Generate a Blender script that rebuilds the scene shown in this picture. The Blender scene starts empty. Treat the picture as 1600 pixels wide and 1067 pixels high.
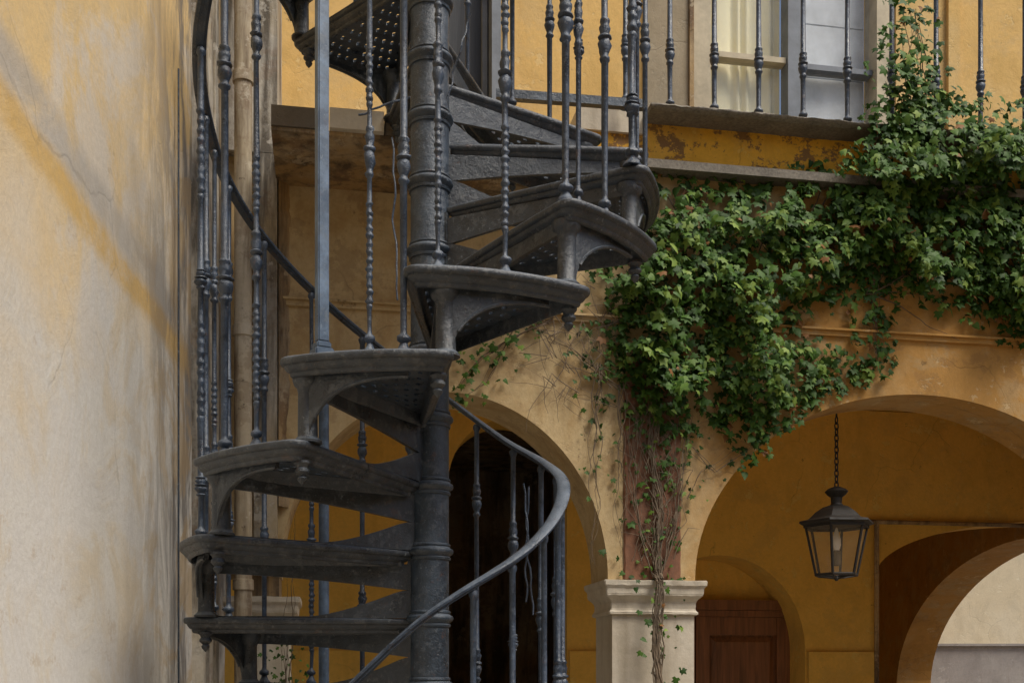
import bpy, bmesh, math, random
import numpy as np
from mathutils import Vector, Matrix, noise
R_ = math.radians
random.seed(7); RNG = np.random.default_rng(7)
scn = bpy.context.scene
COL = scn.collection

# ------------------------------------------------------------------ camera, light, exposure
CAMZ = 1.6; F = 1700.0; CX = 800.0; HY = 1045.0
cam = bpy.data.cameras.new('camera'); camo = bpy.data.objects.new('camera', cam); COL.objects.link(camo)
cam.sensor_width = 36; cam.lens = F/1600*36; cam.shift_y = (HY-533.5)/1600
camo.location = (0, 0, CAMZ); camo.rotation_euler = (R_(90), 0, 0)
cam.clip_start = .05; cam.clip_end = 500
scn.camera = camo
SUN_EL, SUN_ROT = 57, 124
w = bpy.data.worlds.new('World'); scn.world = w; w.use_nodes = True
wn = w.node_tree
sky = wn.nodes.new('ShaderNodeTexSky'); sky.sky_type = 'NISHITA'; sky.sun_disc = False
sky.sun_elevation = R_(SUN_EL); sky.sun_rotation = R_(SUN_ROT); sky.dust_density = 2.0
bg = wn.nodes['Background']; bg.inputs['Strength'].default_value = 0.078
wn.links.new(sky.outputs['Color'], bg.inputs['Color'])
sl = bpy.data.lights.new('sun', 'SUN'); sl.energy = 2.5; sl.angle = R_(30); sl.color = (1, .93, .82)
so = bpy.data.objects.new('sun', sl); COL.objects.link(so)
sd = Vector((math.sin(R_(SUN_ROT))*math.cos(R_(SUN_EL)), math.cos(R_(SUN_ROT))*math.cos(R_(SUN_EL)), math.sin(R_(SUN_EL))))
so.rotation_euler = sd.to_track_quat('Z', 'Y').to_euler(); so.location = sd*20
scn.view_settings.view_transform = 'Standard'; scn.view_settings.look = 'None'
scn.view_settings.gamma = 1; scn.view_settings.use_curve_mapping = False
scn.view_settings.exposure = 0.62
scn.render.engine = 'CYCLES'
scn.cycles.max_bounces = 7; scn.cycles.diffuse_bounces = 4; scn.cycles.glossy_bounces = 3; scn.cycles.transparent_max_bounces = 6

# ------------------------------------------------------------------ helpers
def link(name, me, mat=None, parent=None, kind=None, smooth=False):
    o = bpy.data.objects.new(name, me); COL.objects.link(o)
    if mat is not None and not me.materials: me.materials.append(mat)
    if parent is not None: o.parent = parent
    if kind: o['kind'] = kind
    if smooth:
        me.shade_smooth()
    return o
def mk(name, V, Fs, mat, parent=None, kind=None, smooth=False):
    me = bpy.data.meshes.new(name); me.from_pydata([tuple(v) for v in V], [], Fs); me.update()
    return link(name, me, mat, parent, kind, smooth)
def thing(name, label, cat, loc=(0, 0, 0), group=None):
    o = bpy.data.objects.new(name, None); COL.objects.link(o); o.location = loc
    o.empty_display_size = .1
    o['label'] = label; o['category'] = cat
    if group: o['group'] = group
    return o
class MB:
    def __init__(s): s.V = []; s.F = []
    def add(s, V, Fs):
        b = len(s.V); s.V += [tuple(v) for v in V]; s.F += [tuple(i+b for i in f) for f in Fs]
    def hexa(s, P):   # 8 pts: 0-3 bottom loop, 4-7 top loop
        s.add(P, [(3, 2, 1, 0), (4, 5, 6, 7), (0, 1, 5, 4), (1, 2, 6, 5), (2, 3, 7, 6), (3, 0, 4, 7)])
    def box(s, x0, x1, y0, y1, z0, z1, T=None):
        P = [(x0, y0, z0), (x1, y0, z0), (x1, y1, z0), (x0, y1, z0), (x0, y0, z1), (x1, y0, z1), (x1, y1, z1), (x0, y1, z1)]
        if T: P = [T(*p) for p in P]
        s.hexa(P)
    def lathe(s, prof, seg=12, c=(0, 0, 0), T=None):
        b = len(s.V)
        for r, z in prof:
            for i in range(seg):
                a = 2*math.pi*i/seg; p = (c[0]+r*math.cos(a), c[1]+r*math.sin(a), c[2]+z)
                s.V.append(T(*p) if T else p)
        n = len(prof)
        for j in range(n-1):
            for i in range(seg):
                k = (i+1) % seg
                s.F.append((b+j*seg+i, b+j*seg+k, b+(j+1)*seg+k, b+(j+1)*seg+i))
        s.F.append(tuple(b+i for i in reversed(range(seg)))); s.F.append(tuple(b+(n-1)*seg+i for i in range(seg)))
    def tube(s, pts, rads, seg=6):
        b = len(s.V); n = len(pts)
        if not hasattr(rads, '__len__'): rads = [rads]*n
        pts = [Vector(p) for p in pts]
        for j in range(n):
            t = (pts[min(j+1, n-1)]-pts[max(j-1, 0)])
            if t.length < 1e-9: t = Vector((0, 0, 1))
            t.normalize(); u = t.cross(Vector((.13, .31, .94)))
            if u.length < 1e-3: u = t.cross(Vector((1, 0, 0)))
            u.normalize(); v = t.cross(u)
            for i in range(seg):
                a = 2*math.pi*i/seg; s.V.append(tuple(pts[j]+rads[j]*(math.cos(a)*u+math.sin(a)*v)))
        for j in range(n-1):
            for i in range(seg):
                k = (i+1) % seg; s.F.append((b+j*seg+i, b+j*seg+k, b+(j+1)*seg+k, b+(j+1)*seg+i))
        s.F.append(tuple(b+i for i in reversed(range(seg)))); s.F.append(tuple(b+(n-1)*seg+i for i in range(seg)))
    def mesh(s, name):
        me = bpy.data.meshes.new(name); me.from_pydata(s.V, [], s.F); me.update()
        bm = bmesh.new(); bm.from_mesh(me); bmesh.ops.recalc_face_normals(bm, faces=bm.faces); bm.to_mesh(me); bm.free()
        return me
    def build(s, name, mat, parent=None, kind=None, smooth=False, auto=None):
        me = s.mesh(name)
        if auto:
            bm = bmesh.new(); bm.from_mesh(me)
            for f in bm.faces: f.smooth = True
            for e in bm.edges:
                if len(e.link_faces) == 2 and e.calc_face_angle(0) > R_(auto): e.smooth = False
            bm.to_mesh(me); bm.free()
        return link(name, me, mat, parent, kind, smooth)
def autosmooth(me, deg=35):
    bm = bmesh.new(); bm.from_mesh(me)
    for f in bm.faces: f.smooth = True
    for e in bm.edges:
        if len(e.link_faces) == 2 and e.calc_face_angle(0) > R_(deg): e.smooth = False
    bm.to_mesh(me); bm.free(); return me

# ------------------------------------------------------------------ materials
class NT:
    def __init__(s, name):
        s.m = bpy.data.materials.new(name); s.m.use_nodes = True; s.t = s.m.node_tree
        s.b = s.t.nodes['Principled BSDF']; s.co = s.t.nodes.new('ShaderNodeNewGeometry').outputs['Position']
    def n(s, typ, **k):
        q = s.t.nodes.new(typ)
        for a, v in k.items(): setattr(q, a, v)
        return q
    def l(s, a, b): s.t.links.new(a, b)
    def mapp(s, scale, loc=(0, 0, 0), src=None):
        q = s.n('ShaderNodeMapping'); q.inputs['Scale'].default_value = scale; q.inputs['Location'].default_value = loc
        s.l(src or s.co, q.inputs['Vector']); return q.outputs[0]
    def noise(s, scale, detail=6, rough=.6, vec=None, dist=0):
        q = s.n('ShaderNodeTexNoise'); q.inputs['Scale'].default_value = scale; q.inputs['Detail'].default_value = min(detail, 6.5)
        q.inputs['Roughness'].default_value = rough; q.inputs['Distortion'].default_value = dist
        s.l(vec or s.co, q.inputs['Vector']); return q.outputs['Fac']
    def ramp(s, fac, a, b, ca=0., cb=1.):
        q = s.n('ShaderNodeMapRange'); q.inputs['From Min'].default_value = a; q.inputs['From Max'].default_value = b
        q.inputs['To Min'].default_value = ca; q.inputs['To Max'].default_value = cb; q.clamp = True
        s.l(fac, q.inputs['Value']); return q.outputs[0]
    def mix(s, fac, a, b, mode='MIX'):
        q = s.n('ShaderNodeMix', data_type='RGBA', blend_type=mode)
        for v, i in ((fac, 0), (a, 6), (b, 7)):
            if isinstance(v, (int, float)): q.inputs[i].default_value = v
            elif isinstance(v, tuple): q.inputs[i].default_value = (*v, 1)
            else: s.l(v, q.inputs[i])
        return q.outputs[2]
    def math(s, op, a, b=0.):
        q = s.n('ShaderNodeMath', operation=op)
        for v, i in ((a, 0), (b, 1)):
            if isinstance(v, (int, float)): q.inputs[i].default_value = v
            else: s.l(v, q.inputs[i])
        return q.outputs[0]
    def xyz(s):
        q = s.n('ShaderNodeSeparateXYZ'); s.l(s.co, q.inputs[0]); return q.outputs
    def fin(s, col, rough=.8, bump=None, bd=.002, bs=1., metal=0., spec=None):
        if isinstance(col, tuple): s.b.inputs['Base Color'].default_value = (*col, 1)
        else: s.l(col, s.b.inputs['Base Color'])
        if isinstance(rough, (int, float)): s.b.inputs['Roughness'].default_value = rough
        else: s.l(rough, s.b.inputs['Roughness'])
        s.b.inputs['Metallic'].default_value = metal
        if spec is not None: s.b.inputs['Specular IOR Level'].default_value = spec
        if bump is not None:
            q = s.n('ShaderNodeBump'); q.inputs['Distance'].default_value = bd; q.inputs['Strength'].default_value = bs
            s.l(bump, q.inputs['Height']); s.l(q.outputs[0], s.b.inputs['Normal'])
        return s.m

def cracks(t, scale, amt, seed=0.):
    """thin crooked cracks: 0 on the crack, 1 elsewhere"""
    wv = t.n('ShaderNodeTexNoise'); wv.inputs['Scale'].default_value = scale*1.7; wv.inputs['Detail'].default_value = 6; t.l(t.co, wv.inputs['Vector'])
    mx = t.n('ShaderNodeMix', data_type='RGBA'); mx.inputs[0].default_value = .16; t.l(t.mapp((1, 1, 1), (seed, seed, seed)), mx.inputs[6]); t.l(wv.outputs['Color'], mx.inputs[7])
    v = t.n('ShaderNodeTexVoronoi', feature='DISTANCE_TO_EDGE'); v.inputs['Scale'].default_value = scale; t.l(mx.outputs[2], v.inputs['Vector'])
    line = t.ramp(v.outputs['Distance'], .001, .007, 1, 0)
    gate = t.ramp(t.noise(2.1, 3, .5, t.mapp((1, 1, 1), (seed+4, 2, seed))), .52, .60)
    return t.math('MULTIPLY', t.math('MULTIPLY', line, gate), amt)
def plaster(name, base, pale, dark, seed=0, blotch=0., pale_amt=(.45, .65), stain=(.55, .8), bump=.006, streak=.5, lit_ramp=None, crack=.28):
    t = NT(name); o = (seed*3.1, seed*1.7, seed*.9)
    big = t.noise(1.6, 10, .66, t.mapp((1, 1, .8), o)); mid = t.noise(5.5, 11, .7, t.mapp((1, 1, .75), o), .4)
    ver = t.noise(6, 8, .65, t.mapp((1.6, 1.6, .22), o), .3); fine = t.noise(60, 8, .75, t.mapp((1, 1, 1), o)); grit = t.noise(260, 3, .6)
    if lit_ramp: big = t.math('ADD', big, t.ramp(t.xyz()[0], lit_ramp[0], lit_ramp[1], .24, -.12))  # light put into the colour: paler at the lit left, deeper at the shaded right
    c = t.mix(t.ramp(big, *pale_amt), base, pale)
    c = t.mix(t.ramp(mid, .47, .66, 0, .5), c, tuple(x*.72 for x in base))
    c = t.mix(t.ramp(ver, *stain, 0, streak), c, dark)
    pt = t.noise(3.4, 12, .74, t.mapp((1, 1, 1.3), (o[1], 3, o[0])))
    c = t.mix(t.ramp(pt, .52, .60, 0, .5), c, tuple((p*.62+d*.38) for p, d in zip(pale, dark)))
    flake = t.noise(7.5, 12, .74, t.mapp((1, 1, 1.1), (o[0]+8, 1, o[1])))
    c = t.mix(t.ramp(flake, .60, .625, 0, .45), c, tuple(min(.8, x*1.12+.03) for x in pale))
    if blotch: c = t.mix(t.ramp(t.noise(4.2, 13, .78, t.mapp((1, 1, 1.2), (2, o[1], 6))), .545, .575, 0, blotch), c, (.17, .09, .045))
    sp = t.noise(16, 10, .78, t.mapp((1, 1, 1), (o[1]+5, o[0], 2)))
    c = t.mix(t.ramp(sp, .64, .68, 0, .65), c, tuple(x*.45 for x in dark))
    ck = cracks(t, 2.2, crack, seed); c = t.mix(ck, c, tuple(x*.3 for x in dark))
    c = t.mix(t.ramp(fine, .35, .75, 0, .30), c, tuple(x*.5 for x in base))
    h = t.math('ADD', t.math('MULTIPLY', mid, .9), t.math('ADD', t.math('MULTIPLY', fine, .25), t.math('MULTIPLY', grit, .08)))
    h = t.math('SUBTRACT', h, t.math('ADD', t.math('MULTIPLY', ck, .4), t.ramp(flake, .60, .615, 0, .18)))
    return t.fin(c, t.ramp(mid, .3, .7, .78, .95), h, bump, .9)

OCHRE = plaster('ochre_plaster', (.50, .265, .065), (.60, .46, .25), (.20, .12, .05), 1, .25, (.42, .68), streak=.45, lit_ramp=(.3, 1.4))
OCHRE_DEEP = plaster('deep_ochre_plaster', (.80, .42, .035), (.80, .48, .10), (.34, .15, .02), 2, .9, (.5, .8))
OCHRE_IN = plaster('portico_ochre_plaster', (.84, .49, .085), (.80, .52, .13), (.38, .18, .02), 3, 0, (.55, .9), streak=.3)
UPPER = plaster('upper_wall_plaster', (.72, .46, .15), (.72, .52, .24), (.40, .25, .10), 4, 0, streak=.35)
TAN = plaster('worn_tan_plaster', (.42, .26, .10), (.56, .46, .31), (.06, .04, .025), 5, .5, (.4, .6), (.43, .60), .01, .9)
GREYTAN = plaster('grey_shutter_plaster', (.36, .29, .19), (.40, .34, .24), (.2, .16, .1), 6)
CREAMW = plaster('cream_plaster', (.66, .56, .38), (.70, .62, .46), (.45, .37, .24), 8, streak=.25)
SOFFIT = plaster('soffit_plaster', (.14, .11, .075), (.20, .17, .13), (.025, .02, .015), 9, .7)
GREYDADO = plaster('grey_dado_plaster', (.30, .27, .25), (.36, .33, .3), (.18, .15, .13), 10)
def stone(name, base, dark, speck=.4, sc=40):
    t = NT(name); a = t.noise(3, 8, .65); b = t.noise(sc, 6, .7); v = t.noise(7, 6, .6, t.mapp((1.5, 1.5, .18)))
    c = t.mix(t.ramp(a, .35, .75, 0, .6), base, dark); c = t.mix(t.ramp(v, .52, .75, 0, .6), c, tuple(x*.7 for x in dark))
    c = t.mix(t.ramp(b, .4, .75, 0, speck), c, tuple(x*.4 for x in dark))
    return t.fin(c, .75, b, .003, .7)
MARBLE = stone('weathered_white_marble', (.62, .56, .45), (.42, .34, .23), .2)
LEDGE = stone('lichened_ledge_stone', (.26, .23, .18), (.12, .10, .075), .8, 90)
TERRA = stone('worn_terracotta_render', (.25, .11, .055), (.16, .075, .045), .5)
PAVE = stone('court_paving', (.27, .235, .19), (.16, .14, .11), .4)

def leftwall_mat():
    t = NT('stained_lime_plaster'); x, y, z = t.xyz()
    big = t.noise(1.3, 10, .64, t.mapp((1, 1, .9), (3, 1, 4)), .3); mid = t.noise(3.6, 12, .70, t.mapp((1, 1, .8), (0, 5, 1)), .8)
    fine = t.noise(75, 8, .75); grit = t.noise(300, 3, .6)
    # older yellow limewash survives higher up, the lower part has worn to grey white
    hz = t.math('ADD', z, t.math('MULTIPLY', big, 2.6)); fac = t.ramp(hz, 3.6, 4.55)
    c = t.mix(fac, (.63, .605, .55), (.70, .50, .23))
    c = t.mix(t.ramp(mid, .49, .60, 0, .45), c, (.58, .45, .26))
    c = t.mix(t.ramp(t.noise(2.0, 12, .72, t.mapp((1, 1, .9), (9, 2, 7)), .5), .48, .58, 0, .6), c, (.60, .58, .55))
    c = t.mix(t.ramp(t.noise(9, 12, .75, t.mapp((1, 1, .8), (1, 12, 7))), .60, .65, 0, .35), c, (.42, .30, .17))
    # slanting yellow band left by an old coat
    ln = t.math('ADD', z, t.math('MULTIPLY', y, .15)); wob = t.math('MULTIPLY', t.noise(2.5, 9, .7), .10)
    d = t.math('ABSOLUTE', t.math('SUBTRACT', t.math('ADD', ln, wob), 3.175))
    c = t.mix(t.math('MULTIPLY', t.ramp(d, .025, .065, .9, 0), t.ramp(t.noise(7, 9, .7), .36, .5, .45, 1)), c, (.62, .40, .13))
    c = t.mix(t.math('MULTIPLY', t.ramp(t.math('ABSOLUTE', t.math('SUBTRACT', t.math('ADD', ln, wob), 3.275)), .03, .08, .7, 0), t.ramp(mid, .38, .52, .3, 1)), c, (.40, .37, .33))
    # black damp marks running down near the corner
    ver = t.noise(7, 10, .7, t.mapp((1, 1.5, .28), (2, 2, 2)), .5)
    near = t.ramp(y, 2.95, 3.5)
    c = t.mix(t.math('MULTIPLY', near, t.ramp(ver, .44, .56, 0, .85)), c, (.13, .12, .115))
    c = t.mix(t.math('MULTIPLY', near, t.ramp(mid, .47, .56, 0, .6)), c, (.42, .29, .14))
    ck = cracks(t, 1.9, .22, 3); c = t.mix(ck, c, (.14, .12, .10))
    c = t.mix(t.ramp(fine, .40, .72, 0, .28), c, (.3, .26, .2))
    h = t.math('ADD', mid, t.math('ADD', t.math('MULTIPLY', fine, .22), t.math('MULTIPLY', grit, .06)))
    return t.fin(c, .9, t.math('SUBTRACT', h, t.math('MULTIPLY', ck, .4)), .0045, .9)
LEFTW = leftwall_mat()

def iron(name, base=(.017, .027, .040), dust=(.095, .115, .14), amt=.7, rough=.31, rust=.4, bump=.0042, upc=(.15, .18, .22)):
    t = NT(name); a = t.noise(14, 10, .72); b = t.noise(150, 6, .75); c0 = t.noise(34, 9, .72); d0 = t.noise(75, 8, .75, t.mapp((1, 1, 1), (3, 3, 3)))
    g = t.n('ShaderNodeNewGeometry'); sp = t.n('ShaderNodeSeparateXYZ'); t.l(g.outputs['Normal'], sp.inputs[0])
    c = t.mix(t.ramp(a, .42, .62), base, tuple(x*2.1 for x in base))
    c = t.mix(t.ramp(c0, .54, .60, 0, amt*.75), c, dust)
    c = t.mix(t.ramp(d0, .60, .64, 0, amt), c, tuple(min(1, x*1.7) for x in dust))
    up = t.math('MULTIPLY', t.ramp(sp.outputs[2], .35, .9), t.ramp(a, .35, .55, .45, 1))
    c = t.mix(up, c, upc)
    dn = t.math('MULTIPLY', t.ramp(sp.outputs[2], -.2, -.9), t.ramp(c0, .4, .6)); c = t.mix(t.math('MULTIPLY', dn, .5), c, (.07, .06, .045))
    c = t.mix(t.ramp(t.noise(20, 10, .78, t.mapp((1, 1, 1), (7, 7, 7))), .60, .64, 0, rust), c, (.12, .055, .028))
    h = t.math('ADD', t.math('MULTIPLY', b, .35), t.math('ADD', c0, t.ramp(d0, .60, .63, 0, -.15)))
    rr = t.math('ADD', t.ramp(a, .3, .7, rough-.10, rough+.20), t.ramp(c0, .54, .60, 0, .12))
    return t.fin(c, rr, h, bump, .9, spec=.65)
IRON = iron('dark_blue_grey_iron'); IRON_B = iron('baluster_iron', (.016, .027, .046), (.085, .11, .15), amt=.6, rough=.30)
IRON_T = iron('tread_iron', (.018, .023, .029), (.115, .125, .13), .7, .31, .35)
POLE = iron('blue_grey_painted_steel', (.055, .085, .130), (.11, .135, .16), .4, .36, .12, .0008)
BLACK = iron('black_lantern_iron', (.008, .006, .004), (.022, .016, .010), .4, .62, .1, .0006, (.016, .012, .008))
def simple(name, col, rough, sc=8, var=.3, metal=0):
    t = NT(name); a = t.noise(sc, 6, .6); c = t.mix(t.ramp(a, .3, .7), tuple(x*(1-var) for x in col), tuple(min(1, x*(1+var)) for x in col))
    return t.fin(c, rough, t.noise(sc*8, 4), .001, .5, metal)
def wood(name, col):
    t = NT(name); a = t.noise(6, 8, .65, t.mapp((6, 6, .35)), 1.0); c = t.mix(t.ramp(a, .3, .7), tuple(x*.5 for x in col), tuple(x*1.4 for x in col))
    return t.fin(c, .5, a, .002, .7)
DOORW = wood('red_brown_door_wood', (.24, .095, .035)); DARKDOOR = wood('dark_grey_door_wood', (.035, .038, .042))
FRAMEW = simple('weathered_window_paint', (.50, .43, .30), .7, 12, .25); GREYP = simple('grey_window_paint', (.17, .19, .22), .6, 12, .25)
CURTAIN = simple('cream_curtain_cloth', (.86, .80, .55), .9, 3, .12)
SHUT = simple('blue_grey_shutter_paint', (.62, .66, .70), .65, 6, .3)
CANDLE = simple('frosted_bulb', (.85, .75, .62), .35, 10, .1)
PIPEM = plaster('cream_painted_pipe', (.52, .42, .27), (.64, .58, .46), (.10, .06, .03), 12, .3, (.4, .6), (.47, .62), .002, .85)
CORNER = plaster('stained_corner_plaster', (.50, .40, .25), (.60, .56, .48), (.05, .04, .03), 14, .3, (.38, .52), (.44, .58), .008, .9)
STEM = simple('ivy_stem_bark', (.11, .075, .045), .85, 30, .4)
TWIG = simple('dry_twig_bark', (.16, .12, .08), .9, 30, .4)
def glass(name, tint=(.9, .9, .85), al=.25):
    t = NT(name); s = t.b; s.inputs['Base Color'].default_value = (*tint, 1); s.inputs['Roughness'].default_value = .06
    a = t.noise(9, 5); t.l(t.ramp(a, .3, .7, al*.6, al*1.3), s.inputs['Alpha']); t.m.blend_method = 'BLEND' if hasattr(t.m, 'blend_method') else None
    return t.m
GLASS = glass('dusty_lantern_glass', (.60, .48, .30), .12); WGLASS = glass('window_glass', (.6, .62, .62), .10)
def leafmat():
    t = NT('ivy_leaf'); at = t.n('ShaderNodeAttribute', attribute_name='tint'); oi = t.n('ShaderNodeObjectInfo')
    f = at.outputs['Fac']; a = t.noise(60, 4)
    f2 = t.math('ADD', t.math('MULTIPLY', f, .8), t.math('MULTIPLY', a, .25))
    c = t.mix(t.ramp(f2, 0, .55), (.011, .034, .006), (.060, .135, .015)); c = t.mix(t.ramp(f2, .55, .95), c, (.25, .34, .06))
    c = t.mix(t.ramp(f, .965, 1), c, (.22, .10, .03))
    t.fin(c, .58, t.noise(90, 3), .001, .6, spec=.28)
    s = t.b; s.inputs['Transmission Weight'].default_value = 0
    tr = t.n('ShaderNodeBsdfTranslucent'); t.l(c, tr.inputs['Color']); mx = t.n('ShaderNodeMixShader'); mx.inputs[0].default_value = .18
    out = t.t.nodes['Material Output']; t.l(s.outputs[0], mx.inputs[1]); t.l(tr.outputs[0], mx.inputs[2]); t.l(mx.outputs[0], out.inputs['Surface'])
    return t.m
LEAF = leafmat()

# ------------------------------------------------------------------ the arcade wall's frame
TH = R_(9.85); CT, ST = math.cos(TH), math.sin(TH)
def S(px, Y0=4.2):
    t = (px-CX)/F; return Y0*t/(CT-t*ST)
def Zat(px, py, Y0=4.2, out=0.):
    s = S(px, Y0); return CAMZ+(HY-py)/F*(Y0+s*ST)
def Wf(Y0):
    def T(s, o, z): return (s*CT+o*ST, Y0+s*ST-o*CT, z)     # o: metres proud of the plane, towards the court
    return T
W = Wf(4.2)

def arch_z(s, op):
    sL, sR, zs, za = op[:4]; c = (sL+sR)/2; a = (sR-sL)/2; u = min(1, abs(s-c)/a)
    return zs+(za-zs)*math.sqrt(max(0, 1-u*u))
def arch_wall(name, T, s0, s1, z0, z1, thick, ops, mat, parent=None, n=40, zb=None, auto=30, kind=None):
    """wall from s0 to s1, front face o=0, back face o=-thick, arched openings down to z0"""
    m = MB()
    xs = [s0]; segs = []
    cur = s0
    for op in sorted(ops):
        if op[0] > cur: segs.append((cur, op[0], None, None))
        c = (op[0]+op[1])/2; a = (op[1]-op[0])/2
        ps = [c-a*math.cos(math.pi*i/n) for i in range(n+1)]
        for i in range(n): segs.append((ps[i], ps[i+1], op, i))
        cur = op[1]
    if cur < s1: segs.append((cur, s1, None, None))
    for a, b, op, i in segs:
        za, zb_ = (z0, z0) if op is None else (arch_z(a, op), arch_z(b, op))
        m.hexa([T(a, 0, za), T(b, 0, zb_), T(b, -thick, zb_), T(a, -thick, za), T(a, 0, z1), T(b, 0, z1), T(b, -thick, z1), T(a, -thick, z1)])
    me = bpy.data.meshes.new(name); me.from_pydata(m.V, [], m.F)
    bm = bmesh.new(); bm.from_mesh(me); bmesh.ops.remove_doubles(bm, verts=bm.verts, dist=1e-5)
    # drop the inner partitions between neighbouring slices
    kill = [f for f in bm.faces if all(len(e.link_faces) > 2 for e in f.edges if abs(e.verts[0].co.z-e.verts[1].co.z) < 1e-9 or True) and abs(f.normal.z) < .01 and abs(f.normal.dot(Vector((T(1, 0, 0)))-Vector(T(0, 0, 0)))) > .99]
    bmesh.ops.delete(bm, geom=kill, context='FACES_ONLY')
    bmesh.ops.recalc_face_normals(bm, faces=bm.faces)
    for f in bm.faces: f.smooth = True
    for e in bm.edges:
        if len(e.link_faces) != 2 or e.calc_face_angle(0) > R_(auto): e.smooth = False
    bm.to_mesh(me); bm.free()
    return link(name, me, mat, parent, kind)

# ------------------------------------------------------------------ ground
g = MB(); g.box(-60, 60, -60, 60, -.3, 0); g.build('ground', PAVE, kind='structure')

# ------------------------------------------------------------------ building
bld = thing('arcaded_house', 'ochre plastered house with an arched portico below and a balcony floor above', 'house', (0, 4.2, 0))
bld.location = (0, 0, 0)
LA = (S(438), S(950), Zat(950, 905), Zat(690, 612))
RA = (S(1086), S(1772), Zat(1086, 903), Zat(1427, 616))
Z_STR = Zat(900, 497); Z_LB = Zat(1010, 194); Z_F0 = Zat(1010, 257)
ZTOP = 6.4
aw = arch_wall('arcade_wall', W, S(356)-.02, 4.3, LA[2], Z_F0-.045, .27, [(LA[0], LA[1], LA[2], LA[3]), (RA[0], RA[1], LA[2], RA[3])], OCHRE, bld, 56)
# yellow fascia between the two mouldings, ledge and lower moulding
m = MB(); m.box(S(905), 4.3, -.27, .004, Z_F0, Z_LB, W); m.build('fascia', OCHRE_DEEP, bld)
m = MB(); m.box(S(1000), 4.3, -.05, .075, Z_F0-.045, Z_F0-.012, W); m.box(S(1000), 4.3, -.05, .055, Z_F0-.012, Z_F0-.001, W)
m.build('lower_moulding', LEDGE, bld)
def ledge(T, s0, s1, zb, zt, o0, o1):
    mm = MB(); n = 320; rnd = random.Random(3); V = []; 
    prof = [(o0, zb), (o1-.02, zb), (o1-.006, zb+.006), (o1, zb+.014), (o1, zt-.008), (o1-.008, zt), (o0, zt)]
    k = len(prof)
    for i in range(n+1):
        s = s0+(s1-s0)*i/n
        for j, (o, z) in enumerate(prof):
            jj = (noise.noise(Vector((s*9, j*.7, 1)))*.005+noise.noise(Vector((s*37, j*.7, 4)))*.004) if 0 < j < k-1 else 0
            V.append(T(s, o+jj, z+jj*.6))
    Fs = []
    for i in range(n):
        for j in range(k): Fs.append((i*k+j, i*k+(j+1) % k, (i+1)*k+(j+1) % k, (i+1)*k+j))
    Fs += [tuple(range(k)), tuple(n*k+j for j in reversed(range(k)))]
    mm.add(V, Fs); return mm
ZLT = Zat(1010, 155)-.055
Z_LT = CAMZ+(HY-155)/F*4.14; Z_LBb = CAMZ+(HY-171)/F*4.14
ledge(W, S(1003), 4.3, Z_LB+.0, Z_LT, -.6, .13).build('balcony_ledge', LEDGE, bld)
m = MB(); m.box(S(905), S(1002), -.6, .02, Z_LB-.05, Z_LB+.055, W); m.build('slab_end_block', MARBLE, bld)
# string course
m = MB()
for a, b in ((S(436), 4.3),):
    m.box(a, b, -.01, .014, Z_STR-.016, Z_STR+.004, W); m.box(a, b, -.01, .026, Z_STR+.004, Z_STR+.012, W)
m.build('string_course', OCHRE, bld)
# landing slab and its soffit at upper left
ZS0 = CAMZ+1.80
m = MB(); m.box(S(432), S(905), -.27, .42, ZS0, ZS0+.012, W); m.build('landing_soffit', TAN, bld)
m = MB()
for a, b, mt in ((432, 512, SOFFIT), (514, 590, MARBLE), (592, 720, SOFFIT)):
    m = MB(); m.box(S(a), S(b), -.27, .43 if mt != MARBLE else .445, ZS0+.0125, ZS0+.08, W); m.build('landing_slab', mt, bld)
# portico back wall with its openings
YB = 6.2; B = Wf(YB)
ob = [(S(700, YB), S(886, YB), Zat(800, 760, YB), Zat(800, 655, YB)),
      (S(990, YB), S(1258, YB), Zat(1258, 1015, YB), Zat(1124, 867, YB)),
      (S(1368, YB), S(1940, YB), Zat(1368, 900, YB), Zat(1640, 814, YB))]
def multi_wall(name, T, s0, s1, z1, thick, ops, mat, parent):
    """one wall whose openings have springings of different height"""
    m = MB(); cur = s0; n = 40; parts = []
    for op in ops:
        if op[0] > cur: m.box(cur, op[0], -thick, 0, 0, z1, T)
        c = (op[0]+op[1])/2; a = (op[1]-op[0])/2
        ps = [c-a*math.cos(math.pi*i/n) for i in range(n+1)]
        for p, q in zip(ps, ps[1:]):
            za, zb = arch_z(p, op), arch_z(q, op)
            P = [T(p, 0, za), T(q, 0, zb), T(q, -thick, zb), T(p, -thick, za), T(p, 0, z1), T(q, 0, z1), T(q, -thick, z1), T(p, -thick, z1)]
            b = len(m.V); m.V += P; m.F += [(b+0, b+1, b+5, b+4), (b+2, b+3, b+7, b+6), (b+1, b+0, b+3, b+2), (b+4, b+5, b+6, b+7)]
        cur = op[1]
    if cur < s1: m.box(cur, s1, -thick, 0, 0, z1, T)
    return m.build(name, mat, parent, auto=30)
ZC = 3.16
multi_wall('portico_back_wall', B, -3.6, 5.6, ZC, .28, ob, OCHRE_IN, bld)
m = MB(); zd = Zat(1300, 1018, YB)
for a, b in ((S(886, YB)+.01, S(990, YB)-.01), (S(1258, YB)+.01, S(1362, YB)), (-3.0, S(700, YB)-.02)):
    m = MB(); m.box(a, b, .001, .03, 0, zd, B); m.build('dado', OCHRE_IN, bld)
m = MB(); m.box(-3.6, 5.6, -2.02, -.272, ZC+.005, ZC+.1, W); m.build('portico_ceiling', OCHRE_IN, bld)
m = MB(); m.box(4.31, 4.5, -2.1, 0, 0, ZTOP, W); m.build('end_wall', OCHRE_IN, bld)  # unseen end of the portico, closed here to block light
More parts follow.
